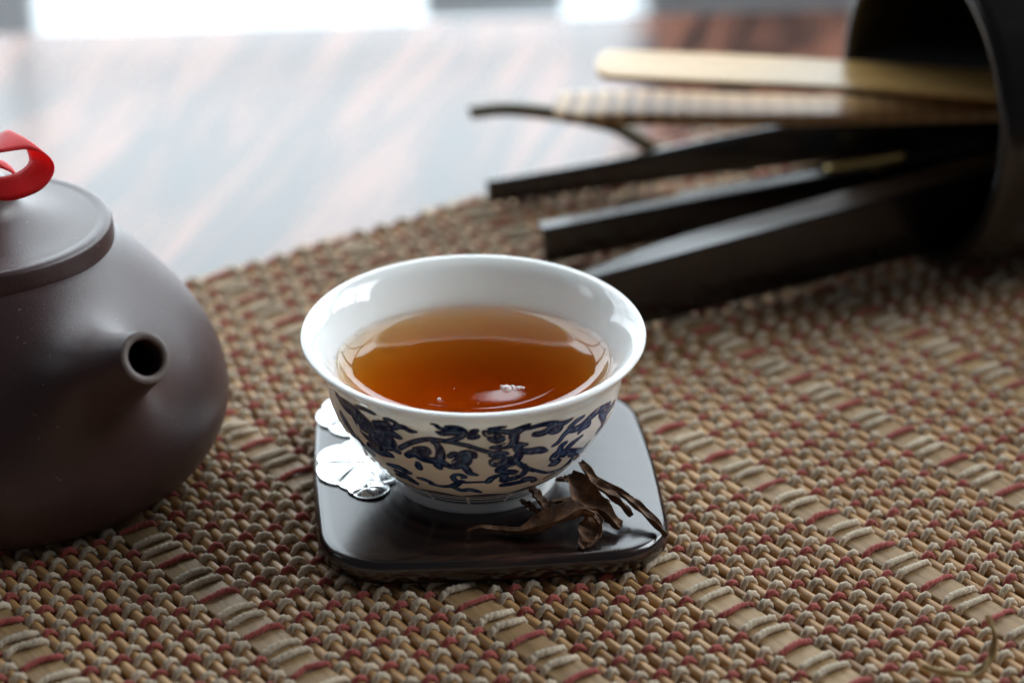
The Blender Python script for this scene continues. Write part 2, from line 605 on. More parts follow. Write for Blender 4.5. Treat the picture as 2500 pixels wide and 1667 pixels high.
v, f = [], []
lev = [(.22, -.08), (.08, -.02), (.01, .08), (.0, .25), (.02, .36), (.06, .415), (.11, .44), (.17, .449), (.30, .45), (1.2, .45), (2.6, .45)]
rings = []
for ins, z in lev:
    rings.append([(x, y * 1.025 - .06, z) for x, y in rounded_square(3.28 - ins, max(1.28 - ins * .6, .4))])
n = len(rings[0])
for r_ in rings: v += r_
f = grid_faces(len(rings), n, close_v=True)
f = [q[::-1] for q in f]
f.append(tuple(range((len(rings) - 1) * n, len(rings) * n)))
f.append(tuple(range(n))[::-1])
mesh('base', v, f, M['coaster'], co)


def metal_leaf(cx_, cy_, rad, phase, lobes, squash, name='silver_leaf', notch=None):
    """embossed leaf with scalloped rim, raised veins and a rolled edge"""
    nu, nr = 180, 22
    v = []
    for i in range(nu):
        a = 2 * math.pi * i / nu
        sc_ = 1 - 0.13 * (1 - abs(math.sin(lobes * a / 2 + phase)) ** 0.6)
        for j in range(nr):
            t_ = j / (nr - 1)
            rr_ = rad * sc_ * t_
            vein = max(0, math.cos(lobes * a + phase * 2)) ** 22
            z = 0.13 * (1 - t_ ** 2) * .55 + 0.035 * math.sin(math.pi * t_) - 0.045 * vein * math.sin(math.pi * min(1, t_ * 1.1))
            z += 0.03 * math.exp(-((t_ - .96) / .04) ** 2)
            z += 0.010 * math.sin(a * 3 + t_ * 5)
            x_, y_ = rr_ * math.cos(a), rr_ * math.sin(a) * squash
            v.append((cx_ + x_, cy_ + y_, z))
    f = grid_faces(nu, nr, close_u=True)
    o = mesh(name, v, f, M['silver'], co)
    so = o.modifiers.new('thick', 'SOLIDIFY'); so.thickness = 0.035 * S; so.offset = 1
    o.location = (0, 0, 0.462 * S)
    # world place -> local place of the coaster
    return o


def co_local(x, y):
    a = R(-5); dx, dy = x + .52, y + 6.5
    return dx * math.cos(a) - dy * math.sin(a), dx * math.sin(a) + dy * math.cos(a)


lx, ly = co_local(-2.93, -6.42)
metal_leaf(lx, ly, 0.93, .2, 6, 1.16)
lx, ly = co_local(-3.12, -4.35)
metal_leaf(lx, ly, 0.85, 1.1, 6, 1.15)
lx, ly = co_local(-2.72, -7.42)
metal_leaf(lx, ly, 0.42, .7, 3, .85)

# ---------------------------------------------------------------- porcelain cup
CX, CY = -.72, -6.70
cup = empty('tea_cup', (CX, CY, CZ - .02), 'white porcelain tea cup painted with blue vine scrolls on the wooden coaster', 'cup', rot=(R(2.2), 0, 0))
OUT = [(0, 1.50), (0.02, 1.58), (.26, 1.54), (.30, 1.60), (.45, 1.73), (.6, 1.88), (.8, 2.08), (1.0, 2.25), (1.3, 2.46), (1.8, 2.70), (2.3, 2.80), (2.6, 2.88), (2.82, 3.0), (2.96, 3.12), (3.04, 3.195), (3.09, 3.23)]
INN = [(3.125, 3.215), (3.14, 3.17), (3.13, 3.10), (3.08, 3.02), (3.0, 2.93), (2.85, 2.82), (2.6, 2.68), (2.35, 2.56), (1.9, 2.46), (1.4, 2.24), (1.0, 1.92), (.75, 1.55), (.60, 1.1), (.54, .6), (.52, 0.001)]
outp = interp_path(OUT, 40)
hh = np.linspace(.22, 2.90, 168)
oh, orr = outp[:, 0], outp[:, 1]
low = [(h_, r_) for h_, r_ in outp if h_ < .21]
mid = [(h_, float(np.interp(h_, oh, orr))) for h_ in hh]
top = [(h_, r_) for h_, r_ in outp if h_ > 2.92]
inn = [(h_, r_) for h_, r_ in interp_path(INN, 46)]
prof = [(0.16, 0.001), (0.16, 1.2), (0.06, 1.30), (0.0, 1.40)] + low + mid + top + inn
N = 1080
prof = np.array(prof)
ang = np.linspace(0, 2 * np.pi, N, endpoint=False)
V = np.stack([prof[None, :, 1] * np.cos(ang)[:, None], prof[None, :, 1] * np.sin(ang)[:, None], np.tile(prof[None, :, 0], (N, 1))], 2)
body = mesh('body', V.reshape(-1, 3), grid_faces(N, len(prof), close_u=True), None, cup)

# the painted scrolls: brush strokes as (angle, height, width) along the outside of the cup
PAT = """1:241.9,1.91,55 246.8,2.09,55 251.2,2.2,55 254.7,2.25,55 258,2.25,55 261.6,2.24,55 265.4,2.2,51 269.1,2.15,49 272.9,2.07,44 277.5,1.98,41|1:261.6,2.25,73 264.2,2.31,73 266.2,2.38,85 267.3,2.47,97 266.8,2.55,85 265.4,2.62,72 263.5,2.65,48 261.3,2.64,18|1:257.8,2.45,24 259.3,2.43,73 261.3,2.46,109 263.3,2.47,109 264.8,2.47,97 266.3,2.5,85|1:256.3,2.67,10 257.7,2.66,36 258.5,2.58,48 260,2.55,60 262.4,2.54,85 264.4,2.55,72|1:268,2.44,24 269.7,2.46,36 270.9,2.51,97 271.6,2.54,60|1:269.4,2.36,61 270.9,2.38,97 272.1,2.38,61|1:255.6,2.19,37 257.1,2.15,73 258.2,2,110 258.1,1.85,134 257.3,1.74,159|1:257.3,1.74,147 254,1.75,110 251.1,1.77,123 249,1.84,135 247.1,1.85,110 244.7,1.77,86|1:248.4,1.95,73 250.8,2.01,49 252.7,1.99,98 253.4,1.94,73 252.2,1.88,73 250.9,1.92,73|1:248.6,1.61,62 248.5,1.52,99 248.4,1.48,74|1:257,1.66,135 257.2,1.59,74 257.6,1.55,12|1:259.4,1.71,86 261.4,1.65,74 263.6,1.64,74 265.8,1.69,98 267.7,1.77,134 268.8,1.88,98 269.6,1.96,85 270.6,1.96,85 271.1,1.91,49|1:261.8,1.9,61 263.1,1.95,73 264.4,1.94,73 264.6,1.84,61 263.2,1.75,61|1:266,1.97,61 267.5,1.99,85 269.1,1.99,73 267,1.88,134|1:266.8,1.69,86 268.1,1.58,98 269.1,1.48,74 270.5,1.45,49 272,1.42,12|1:276.5,2.58,36 278.4,2.58,60 280.1,2.6,48 281.8,2.6,12|1:274.6,2.5,48 275.3,2.42,61 277.1,2.4,61 277.8,2.45,36|1:275.3,2.47,73 277.2,2.51,73 279.5,2.49,73 282.7,2.45,85 285.3,2.41,109 285.5,2.29,146 285.1,2.17,134 283.3,2.12,97 280.2,2.1,61 277.2,2.1,24|1:276.6,2.32,49 278.1,2.27,73 279.9,2.26,97 281.4,2.3,61 280.3,2.35,36 278.5,2.41,109|1:285.3,2.45,85 287.7,2.52,73 290.2,2.56,61|1:286.6,2.39,73 289.1,2.46,49 292.5,2.47,49|1:285.7,2.13,110 288.4,2.09,73 290.8,2.08,18|1:287.1,2.06,122 287.8,1.9,135 287.2,1.77,122 285.1,1.66,110 282.5,1.59,98 280.4,1.55,86|1:277.5,1.93,73 279.3,1.97,73 281.7,1.96,85 283,1.87,73 280.7,1.85,110 278.9,1.86,73|1:277.3,1.79,49 277.9,1.71,61 280.1,1.68,74 282.2,1.72,110 283.6,1.8,135|1:288.9,1.93,61 291.4,1.91,73 293.7,1.88,74|1:280.4,1.51,74 282.8,1.47,74 285.8,1.43,111 288,1.39,74|1:276.7,1.2,87 278.2,1.31,86 281,1.37,62 283.2,1.32,99 283.6,1.21,124 286.6,1.22,111 289.6,1.23,74 291.4,1.35,62 291.5,1.54,25|1:283.6,1.04,99 286.2,1.04,112 290.1,1.05,112 294.1,1.06,100 296.6,1.09,75 299.5,0.95,75|1:238.5,1.36,74 240.5,1.28,112 242.6,1.25,37|1:234.4,1.02,100 239,1.02,87 240.8,0.93,75 242.6,0.89,50|1:246.1,1.15,37 248.6,1.14,75 251,1.1,62 252.1,1.07,37|1:251.4,1.02,62 255.5,0.99,62 259.6,1.02,75 262.4,1.08,99 265.1,1.21,74 267.4,1.19,31 271.6,1.2,19 275.8,1.2,19|1:261.9,1.35,37 263.2,1.41,43 265.4,1.42,43 267.1,1.36,37 265.9,1.33,18|1:262.1,1.33,62 262.8,1.25,62 264.4,1.19,62|1:262,0.99,75 265,0.89,87 268.4,0.93,100 271.7,0.87,75 273.7,0.81,25|1:287.6,1.66,37 291.5,1.48,37 296.3,1.33,31|1:291.5,2.47,60 296,2.49,75 300.3,2.45,90 303.5,2.38,75 306.6,2.37,60 309.2,2.4,15|1:293.6,2.29,75 295.6,2.27,90 298,2.29,105 299.9,2.36,90 301.7,2.37,105|1:299.9,2.25,45 301.8,2.22,60 304,2.24,75 304.4,2.33,90|1:288.8,1.94,90 292.2,1.91,90 295.8,1.89,106 297.6,1.86,91 299.6,1.82,15|1:302,1.9,15 304.5,1.95,53 306.5,2.07,61 309,2.14,91 311.7,2.11,91 314.8,2.11,106 317.8,2.16,122 321.4,2.23,122 326.3,2.25,107 334.5,2.17,77|1:309.2,2.21,76 311.8,2.29,68 315.5,2.33,30|1:314.5,1.98,30 316.4,2.05,76 319.8,2.06,92|1:327.8,2.13,123 331.9,1.89,139 331.9,1.73,139 329.6,1.67,124|1:331.6,2,139 336,2.03,108 340.7,2.04,93|1:304,1.39,76 307.2,1.38,122 303.4,1.58,91 305,1.64,152 309.1,1.6,168 315,1.48,169 321.8,1.38,124 323.4,1.47,77 325.1,1.55,15|1:306.1,1.66,76 306.1,1.81,91 308.4,1.87,30|1:309.8,1.68,92 311.5,1.77,91 316.9,1.86,15|1:309.9,1.52,46 311.9,1.55,61 316.8,1.38,92 316.2,1.22,69 313,1.09,46 307.8,1.1,31 303.3,1.16,28 296.5,1.35,30 292,1.5,33 287.7,1.69,45|1:290.9,1.58,30 292,1.41,61 291.1,1.28,76 287.5,1.24,107|1:292.8,1.14,92 295.1,1.11,107 299.3,0.99,46|1:305.4,0.93,31 308.6,0.98,46 313.3,1.01,46|1:315.5,1.14,23 319.6,1.19,62 322.8,1.31,62|1:224.3,2.56,61 228.6,2.6,90 231.7,2.59,90 233.2,2.58,30|1:231.8,2.3,106 235.3,2.36,120 238,2.39,105|1:237.4,2.51,45 239.4,2.54,60 241.7,2.5,60 241.7,2.4,75 239.2,2.33,60|1:241.8,2.42,75 244.9,2.43,75 247.1,2.38,60 249.5,2.38,12|1:209.7,2.47,123 214,2.39,245 219.5,2.38,304 222.7,2.26,365 225.7,2.12,426 229.2,2.01,425 233.2,1.95,364 236.9,1.97,272|1:231.8,2.12,151 238.1,2.2,121 241.3,2.17,75 242.9,2.15,15|1:226.1,1.66,153 230.9,1.62,137 235.9,1.65,91 237.4,1.63,23|1:233.7,1.79,91 238,1.84,76 240.9,1.8,61|1:231.8,1.31,31 234.7,1.32,92 239.1,1.33,107 243.1,1.27,31|1:235.3,1.16,92 239.5,1.13,92 243.2,0.94,46|1:209,2.02,123 213,1.85,154 216.3,1.69,169 221,1.55,154 224.6,1.45,92|0:213.5,2.14,40 214.3,2.06,52|0:217.2,2.07,46 218.8,1.97,67|0:220.9,2.06,52 221.7,1.98,52|0:222.9,1.97,24 226.2,1.95,40|0:217.2,1.83,15 221.9,1.8,21|0:229,2.48,15 229.4,2.39,18|0:273.6,2.41,7 275.1,2.36,10|0:282.4,2.32,27 283.5,2.24,41 282.8,2.15,32 281.3,2.13,17|0:281.6,2.02,24 284.5,1.99,44 285.7,1.91,42 283.6,1.88,29|0:275.1,2.47,15 275.8,2.4,22 277.5,2.4,27|0:277.7,1.73,17 278.6,1.8,17 280.7,1.8,15|0:254.1,1.88,17 256,1.89,20|0:260.1,1.8,24 262.1,1.75,22 263.8,1.79,17|0:284.3,1.56,25 285.8,1.6,20|0:287.4,1.3,17 288.9,1.38,17 289.8,1.46,37|0:303,1.58,12 305,1.53,18 306.2,1.59,15|0:309.7,1.4,31 311.6,1.45,46 313.2,1.23,31|0:323.4,2.26,21 325.3,2.31,31|0:326,2.04,31 324.9,1.95,31"""
j0 = 4 + len(low); nh = len(mid)
ink = np.zeros((N, nh)); core = np.zeros((N, nh))
deg = np.degrees(ang)
rmid = np.array([r_ for _, r_ in mid])
# arc length up the wall so that brush widths are true on the steep and the shallow parts alike
arc = np.concatenate([[0], np.cumsum(np.hypot(np.diff(hh), np.diff(rmid)))])
strokes = []
for s_ in PAT.split('|'):
    k, rest = s_.split(':')
    p = np.array([[float(q) for q in t_.split(',')] for t_ in rest.split(' ')])
    p[:, 2] /= 1000
    strokes.append((int(k), p))


def dab(layer_on, th, h, w_):
    """max-blend one round dab of half width w_ at angle th, height h"""
    i0 = th / 360 * N
    a0 = np.interp(h, hh, arc); r0 = float(np.interp(h, hh, rmid))
    span = int(w_ * 1.3 / (r0 * 2 * np.pi / N)) + 3
    ii = (np.arange(int(i0) - span, int(i0) + span + 1)) % N
    dth = ((deg[ii] - th + 180) % 360 - 180) * np.pi / 180 * r0
    jj = np.where(np.abs(arc - a0) < w_ * 1.3 + .03)[0]
    if len(jj) == 0: return
    d = np.hypot(dth[:, None], (arc[jj] - a0)[None, :])
    e = 0.018
    c = np.clip((w_ - d) / e + .5, 0, 1)
    g = np.clip(1 - d / max(w_, 1e-3), 0, 1)
    sl = np.ix_(ii, jj)
    if layer_on:
        ink[sl] = np.maximum(ink[sl], c)
        core[sl] = np.maximum(core[sl], g * c)
    else:
        ink[sl] = np.minimum(ink[sl], 1 - c)


for rep in (0, 180):
    for k in (1, 0):
        for on, p in strokes:
            if on != k: continue
            n_ = 10 * (len(p) - 1)
            for th, h, w_ in interp_path(p, n_):
                h = min(h + .125 * -math.sin(math.radians(th)), 2.88)
                if rep: th = 360 - th
                dab(on, (th + rep * 0) % 360 if not rep else th % 360, h, max(w_ * .58 + .028, .032) if k else w_ * .5)
# ring bands and pointed panels just above the foot
band = np.zeros(nh)
for a_, b_ in ((.32, .42), (.46, .56), (.61, .67)):
    band = np.maximum(band, np.clip(np.minimum(hh - a_, b_ - hh) / .008 + .5, 0, 1))
gapm = np.ones(N)
for g_ in range(0, 360, 24):
    dd = np.abs((deg - g_ - 3 + 180) % 360 - 180)
    gapm = np.minimum(gapm, np.clip((dd - .7) / .5, 0, 1))
wave = np.clip((0.76 + 0.10 * np.abs(np.sin(np.radians(deg * 7.5))) [:, None] - hh[None, :]) / .012, 0, 1) * np.clip((hh[None, :] - .70) / .012, 0, 1)
ink = np.maximum(ink, band[None, :] * gapm[:, None] * .92)
ink = np.maximum(ink, wave * .85)
ca = body.data.color_attributes.new('paint', 'FLOAT_COLOR', 'POINT')
buf = np.zeros((N, len(prof), 4)); buf[..., 3] = 1
buf[:, j0:j0 + nh, 0] = ink
buf[:, j0:j0 + nh, 1] = core
buf[:, len(prof) - len(inn):, 2] = (prof[len(prof) - len(inn):, 0] < 2.36)[None, :]
ca.data.foreach_set('color', buf.reshape(-1))

m, nt, b = mat('blue_and_white_porcelain')
at = nt.nodes.new('ShaderNodeAttribute'); at.attribute_name = 'paint'
sep = nt.nodes.new('ShaderNodeSeparateColor'); nt.links.new(at.outputs['Color'], sep.inputs[0])
vv = coords(nt)
nz = noise_tex(nt, vv, 5.5, 5, 0.7, .8)
ad = nt.nodes.new('ShaderNodeMath'); ad.operation = 'MULTIPLY'
nt.links.new(sep.outputs[1], ad.inputs[0]); nt.links.new(mapr(nt, nz, .35, .65, .1, 1.5), ad.inputs[1])
blue = ramp(nt, ad.outputs[0], [(0.0, (0.008, 0.020, 0.085)), (0.4, (0.014, 0.042, 0.145)), (0.95, (0.10, 0.19, 0.36))])
mixc = nt.nodes.new('ShaderNodeMix'); mixc.data_type = 'RGBA'
nt.links.new(sep.outputs[0], mixc.inputs[0])
mixc.inputs[6].default_value = (0.88, 0.90, 0.885, 1)
nt.links.new(blue, mixc.inputs[7])
nt.links.new(mixc.outputs[2], b.inputs['Base Color'])
b.inputs['Roughness'].default_value = 0.05
nt.links.new(mapr(nt, sep.outputs[2], 0, 1, .55, .02), b.inputs['Specular IOR Level'])
b.inputs['Subsurface Weight'].default_value = 0.85
b.inputs['Subsurface Radius'].default_value = (1.0, 0.93, 0.86)
b.inputs['Subsurface Scale'].default_value = 0.22 * S
bump(nt, b, noise_tex(nt, vv, 0.8, 2, 0.5), 0.04, 0.05)
body.data.materials.append(m)

# ---------------------------------------------------------------- tea in the cup
TH_ = 2.35
tea_prof = []
ih = np.array(inn)[::-1]
ih = ih[ih[:, 0] < 3.0]
for h_ in np.linspace(.50, 2.40, 60):
    tea_prof.append((float(np.interp(h_, ih[:, 0], ih[:, 1])) + .11, h_))
prf = [(0.001, .50)] + [(r_, h_) for r_, h_ in tea_prof if h_ > .56]
rw = float(np.interp(TH_, ih[:, 0], ih[:, 1]))
prf += [(rw + .11, TH_ + .165)]
for k in range(24):           # meniscus climbing the wall
    d_ = 0.85 * (k / 23) ** 1.5 - 0.09
    prf.append((rw - d_, TH_ + .15 * math.exp(-max(d_, 0) / .22)))
bubbles = [(.62, -1.02, .095), (.73, -.95, .055), (.54, -.93, .045), (.83, -.98, .05), (.76, -1.04, .032), (.62, -.90, .035), (.92, -.98, .038), (.88, -.92, .022), (-.62, -1.42, .035), (-.35, -1.0, .012), (.45, -1.42, .012), (.1, -1.58, .011)]
v, f = lathe(prf, 160)
kk = len(prf)
# top surface: polar grid dimpled round the bubbles
base_i = len(v)
nr, na = 110, 160
redge = prf[-1][0]
zed = prf[-1][1]
for i in range(na):
    a = 2 * math.pi * i / na
    for j in range(1, nr):
        t_ = 1 - j / nr
        x, y = redge * t_ * math.cos(a), redge * t_ * math.sin(a)
        z = TH_ + (zed - TH_) * math.exp(-(rw - redge * t_) / .22) * .15 / max(zed - TH_, 1e-6)
        for bx_, by_, br_ in bubbles[:1] + bubbles[8:9]:
            d_ = math.hypot(x - bx_, y - by_)
            z += (0.010 if br_ > .05 else .0022) * math.exp(-max(0, d_ - br_) / (.30 if br_ > .05 else .16))
        v.append((x, y, z))
for i in range(na):
    i2 = (i + 1) % na
    f.append((i * kk + kk - 1, i2 * kk + kk - 1, base_i + i2 * (nr - 1), base_i + i * (nr - 1)))
    for j in range(nr - 2):
        f.append((base_i + i * (nr - 1) + j, base_i + i2 * (nr - 1) + j, base_i + i2 * (nr - 1) + j + 1, base_i + i * (nr - 1) + j + 1))
cI = len(v); v.append((0, 0, TH_))
for i in range(na):
    f.append((base_i + i * (nr - 1) + nr - 2, base_i + ((i + 1) % na) * (nr - 1) + nr - 2, cI))
m, nt, b = mat('amber_tea')
b.inputs['Base Color'].default_value = (1, 1, 1, 1)
b.inputs['Roughness'].default_value = 0.0
b.inputs['IOR'].default_value = 1.34
b.inputs['Transmission Weight'].default_value = 1.0
ab = nt.nodes.new('ShaderNodeVolumeAbsorption')
ab.inputs['Color'].default_value = (0.935, 0.69, 0.02, 1)
ab.inputs['Density'].default_value = 180
nt.links.new(ab.outputs[0], nt.nodes['Material Output'].inputs['Volume'])
tea = mesh('tea', v, f, m, None, loc=(CX, CY, CZ - .02))
tag(tea, 'clear amber brown tea filling the porcelain cup', 'tea')
m, nt, b = mat('thin_bubble_film')
b.inputs['Base Color'].default_value = (1, 1, 1, 1)
b.inputs['Roughness'].default_value = 0.0
b.inputs['IOR'].default_value = 1.45
b.inputs['Alpha'].default_value = 0.55
b.inputs['Specular IOR Level'].default_value = 0.9
b.inputs['Metallic'].default_value = 0.0
for bx_, by_, br_ in bubbles:
    vb, fb = lathe([(br_ * math.sin(t_), br_ * .75 * math.cos(t_)) for t_ in np.linspace(.02, math.pi / 2 + .2, 9)], 18)
    o = mesh('bubble', vb, fb, m, tea)
    o.location = (bx_ * S, by_ * S, (TH_ + .008) * S)

# ---------------------------------------------------------------- teapot
PX, PY = -10.25, -5.0
pot = empty('teapot', (PX, PY, 0), 'purple brown clay teapot with flat lid and short spout on the placemat', 'teapot')
PB = [(0.0, .05), (3.6, .05), (3.9, .02), (4.1, .08), (4.36, .4), (4.57, .85), (4.62, 1.4), (4.45, 2.1), (4.03, 2.9), (3.3, 3.8), (2.75, 4.4), (2.5, 4.58), (0.0, 4.6)]
pb = interp_path([(a, c) for a, c in PB[1:-1]], 60)
# body and spout are one surface: rays from a point low on the axis meet the smooth union of the two
O_ = np.array([0, 0, 0.6]); tip = np.array([3.83, -4.62, 4.38])
axv = tip - O_; LT = float(np.linalg.norm(axv)); axv /= LT
bp = np.vstack([[0, .05], pb, [2.3, 4.58], [0, 4.60]])          # profile polygon of the body
gr, gz = np.linspace(0, 8, 321), np.linspace(-1, 7, 321)
GR, GZ = np.meshgrid(gr, gz, indexing='ij')
dmin = np.full(GR.shape, 1e9); inside = np.zeros(GR.shape, bool)
poly = np.vstack([bp, bp[:1]])
for (x0, z0), (x1, z1) in zip(poly[:-1], poly[1:]):
    ex, ez = x1 - x0, z1 - z0
    l2 = ex * ex + ez * ez
    if l2 < 1e-12: continue
    if not (x0 < 1e-6 and x1 < 1e-6):
        t_ = np.clip(((GR - x0) * ex + (GZ - z0) * ez) / l2, 0, 1)
        dmin = np.minimum(dmin, np.hypot(GR - x0 - t_ * ex, GZ - z0 - t_ * ez))
    cond = ((z0 > GZ) != (z1 > GZ))
    inside ^= cond & (GR < (x1 - x0) * (GZ - z0) / (z1 - z0 + 1e-12) + x0)
SD = np.where(inside, -dmin, dmin)


def f_pot(P):
    r_ = np.hypot(P[..., 0], P[..., 1]); z_ = P[..., 2]
    u = np.clip(r_ / 8 * 320, 0, 319.999); w_ = np.clip((z_ + 1) / 8 * 320, 0, 319.999)
    i, j = u.astype(int), w_.astype(int); u -= i; w_ -= j
    d1 = SD[i, j] * (1 - u) * (1 - w_) + SD[i + 1, j] * u * (1 - w_) + SD[i, j + 1] * (1 - u) * w_ + SD[i + 1, j + 1] * u * w_
    q_ = P - O_
    t_ = q_ @ axv
    rad = np.linalg.norm(q_ - t_[..., None] * axv, axis=-1)
    d2 = rad - (0.475 + 0.16 * (LT - t_) + 0.05 * np.clip(LT - t_ - .6, 0, 3.6) ** 2) + np.maximum(0, 2.4 - t_) * 1.2
    k_ = 1.25
    hh_ = np.clip(.5 + .5 * (d2 - d1) / k_, 0, 1)
    return d2 * (1 - hh_) + d1 * hh_ - k_ * hh_ * (1 - hh_) * .95


e1 = np.cross(axv, [0, 0, 1.]); e1 /= np.linalg.norm(e1); e2 = np.cross(axv, e1)
th0 = math.atan2(.475, LT)
NT, NP = 230, 220
ths = th0 + (math.pi - 0.004 - th0) * np.linspace(0, 1, NT) ** 1.7
phs = np.linspace(0, 2 * np.pi, NP, endpoint=False)
D = (np.cos(ths)[:, None, None] * axv + np.sin(ths)[:, None, None] * (np.cos(phs)[None, :, None] * e1 + np.sin(phs)[None, :, None] * e2))
lo = np.zeros((NT, NP)); hi = np.full((NT, NP), 7.6); found = np.zeros((NT, NP), bool)
for s_ in np.arange(7.6, 0.2, -0.05):
    v_ = f_pot(O_ + D * s_)
    new = (~found) & (v_ < 0)
    lo[new] = s_; hi[new] = s_ + .05; found |= new
for _ in range(14):
    md = (lo + hi) / 2; neg = f_pot(O_ + D * md[..., None]) < 0
    lo = np.where(neg, md, lo); hi = np.where(neg, hi, md)
V = O_ + D * lo[..., None]
ring0 = V[0] - O_; t0 = float((ring0 @ axv).mean()); r0_ = float(np.linalg.norm(ring0 - (ring0 @ axv)[:, None] * axv, axis=1).mean())
lip = [(.32, t0 - 1.9), (.322, t0 - .10), (.332, t0 - .02), (.352, t0 + .012), (.40, t0 + .02), (r0_ - .045, t0 + .022), (r0_ - .012, t0 + .014)]
lipv = [O_ + axv * t_ + r_ * (np.cos(phs)[:, None] * e1 + np.sin(phs)[:, None] * e2) for r_, t_ in lip]
V = np.concatenate([np.stack(lipv), V]).reshape(-1, 3)
V[:, 2] = np.maximum(V[:, 2], 0.0)
pf = grid_faces(NT + len(lip), NP, close_v=True)
pf.append(tuple(range(NP))[::-1]); pf.append(tuple(range((NT + len(lip) - 1) * NP, (NT + len(lip)) * NP)))
pbody = mesh('body', V, [q[::-1] for q in pf], M['clay'], pot)
rimp = [(.326, t0 - .06), (.330, t0 + .004), (.350, t0 + .022), (.40, t0 + .030), (r0_ - .03, t0 + .028), (r0_ - .004, t0 + .012)]
RV = np.stack([O_ + axv * t_ + r_ * (np.cos(phs)[:, None] * e1 + np.sin(phs)[:, None] * e2) for r_, t_ in rimp]).reshape(-1, 3)
mesh('spout_rim', RV, [q[::-1] for q in grid_faces(len(rimp), NP, close_v=True)], M['clay_pale'], pot)['label'] = 'pale rim of the spout'
lid = [(0.001, 4.30), (2.30, 4.38), (2.50, 4.43), (2.57, 4.48), (2.60, 4.60), (2.58, 4.86), (2.54, 4.94), (2.47, 4.972), (2.38, 4.972), (2.30, 4.958), (2.18, 4.964), (1.8, 4.99), (1.4, 5.07), (1.05, 5.2), (.85, 5.38), (.76, 5.6), (.72, 5.75), (.5, 5.85), (0.001, 5.86)]
v, f = lathe([tuple(p) for p in interp_path(lid[1:-1], 70)] , 144)
lido = mesh('lid', v, f, M['clay'], pot)
# bridge-shaped knob
v, f = [], []
nk, mk = 30, 12
for i in range(nk):
    a = math.pi * i / (nk - 1)
    c0 = Vector((0.52 * math.cos(a), 0, 5.72 + 0.72 * math.sin(a)))
    for j in range(mk):
        bb = 2 * math.pi * j / mk
        v.append(tuple(c0 + Vector((math.cos(a), 0, math.sin(a))) * (0.17 * math.cos(bb)) + Vector((0, 1, 0)) * (0.26 * math.sin(bb))))
f = grid_faces(nk, mk, close_v=True)
f.append(tuple(range(mk))); f.append(tuple(range((nk - 1) * mk, nk * mk))[::-1])
kn = mesh('knob', v, f, M['clay'], lido); kn.rotation_euler = (0, 0, R(70))
# loop handle at the back left, outside the picture
hp = interp_path([(-3.2, 2.6, 3.9), (-4.6, 3.6, 4.2), (-5.4, 4.3, 3.2), (-5.2, 4.1, 1.9), (-4.3, 3.3, 1.3), (-3.4, 2.8, 1.2)], 40)
v = []
for i in range(40):
    t_ = Vector(hp[min(i + 1, 39)] - hp[max(i - 1, 0)]).normalized()
    s_ = t_.cross(Vector((0.6, 0.75, 0))).normalized(); u_ = s_.cross(t_)
    for j in range(12):
        bb = 2 * math.pi * j / 12
        v.append(tuple(Vector(hp[i]) + s_ * .26 * math.cos(bb) + u_ * .34 * math.sin(bb)))
mesh('handle', v, grid_faces(40, 12, close_v=True), M['clay'], pot)

# ribbon tied to the knob
def ribbon(path, widths, n=70, thick=.018):
    p = interp_path(path, n); wv_ = interp_path(widths, n)
    v = []
    mcols = 7
    for i in range(n):
        for j in range(mcols):
            t_ = j / (mcols - 1) - .5
            curl = 0.05 * (1 - (2 * t_) ** 2) + .008 * math.sin(i * .5 + t_ * 4)
            v.append(tuple(p[i] + wv_[i] * t_ + np.array([0, 0, curl])))
    return v, grid_faces(n, mcols)


rb = empty('ribbon', (PX, PY, 5.6), 'red ribbon looped and tied on the teapot lid', 'ribbon')
loop = [(-10.2, -5.3, 6.05), (-9.95, -5.35, 6.42), (-9.62, -5.2, 6.62), (-9.22, -5.05, 6.70), (-8.86, -5.15, 6.56), (-8.72, -5.3, 6.26), (-8.88, -5.5, 6.02), (-9.3, -5.6, 5.86), (-9.85, -5.55, 5.80), (-10.2, -5.35, 5.95)]
wd = [(.1, -.3, .1), (.15, -.45, .12), (.25, -.6, .0), (.45, -.6, -.15), (.60, -.55, -.12), (.55, -.52, -.12), (.32, -.5, -.28), (.15, -.4, -.34), (.05, -.25, -.28), (.05, -.2, -.2)]
loop = [(-9.9 + (a_ + 9.9) * .90, b_, 6.25 + (c_ - 6.22) * .86) for a_, b_, c_ in loop]
v, f = ribbon(loop, wd)
v = [(a - PX, b_ - PY, c - 5.6) for a, b_, c in v]
o = mesh('loop', v, f, M['ribbon'], rb); so = o.modifiers.new('thick', 'SOLIDIFY'); so.thickness = .02 * S
loop2 = [(-10.3, -5.2, 5.9), (-10.0, -5.1, 6.12), (-9.7, -5.0, 6.16), (-9.42, -5.05, 6.0), (-9.5, -5.2, 5.85), (-9.9, -5.25, 5.8), (-10.3, -5.25, 5.85)]
wd2 = [(.05, -.25, .1), (.1, -.35, .1), (.1, -.35, .0), (.15, -.3, -.05), (.1, -.3, -.1), (.05, -.3, -.1), (0, -.25, 0)]
v, f = ribbon(loop2, wd2, 50)
v = [(a - PX, b_ - PY, c - 5.6) for a, b_, c in v]
o = mesh('inner_loop', v, f, M['ribbon'], rb); so = o.modifiers.new('thick', 'SOLIDIFY'); so.thickness = .02 * S
loop3 = [(-10.2, -5.3, 5.95), (-10.6, -5.5, 6.3), (-11.1, -5.7, 6.4), (-11.5, -5.9, 6.1), (-11.3, -6.0, 5.8), (-10.8, -5.7, 5.75), (-10.2, -5.4, 5.9)]
v, f = ribbon(loop3, [(.05, -.3, .1)] * 7, 50)
v = [(a - PX, b_ - PY, c - 5.6) for a, b_, c in v]
o = mesh('loop', v, f, M['ribbon'], rb); so = o.modifiers.new('thick', 'SOLIDIFY'); so.thickness = .02 * S
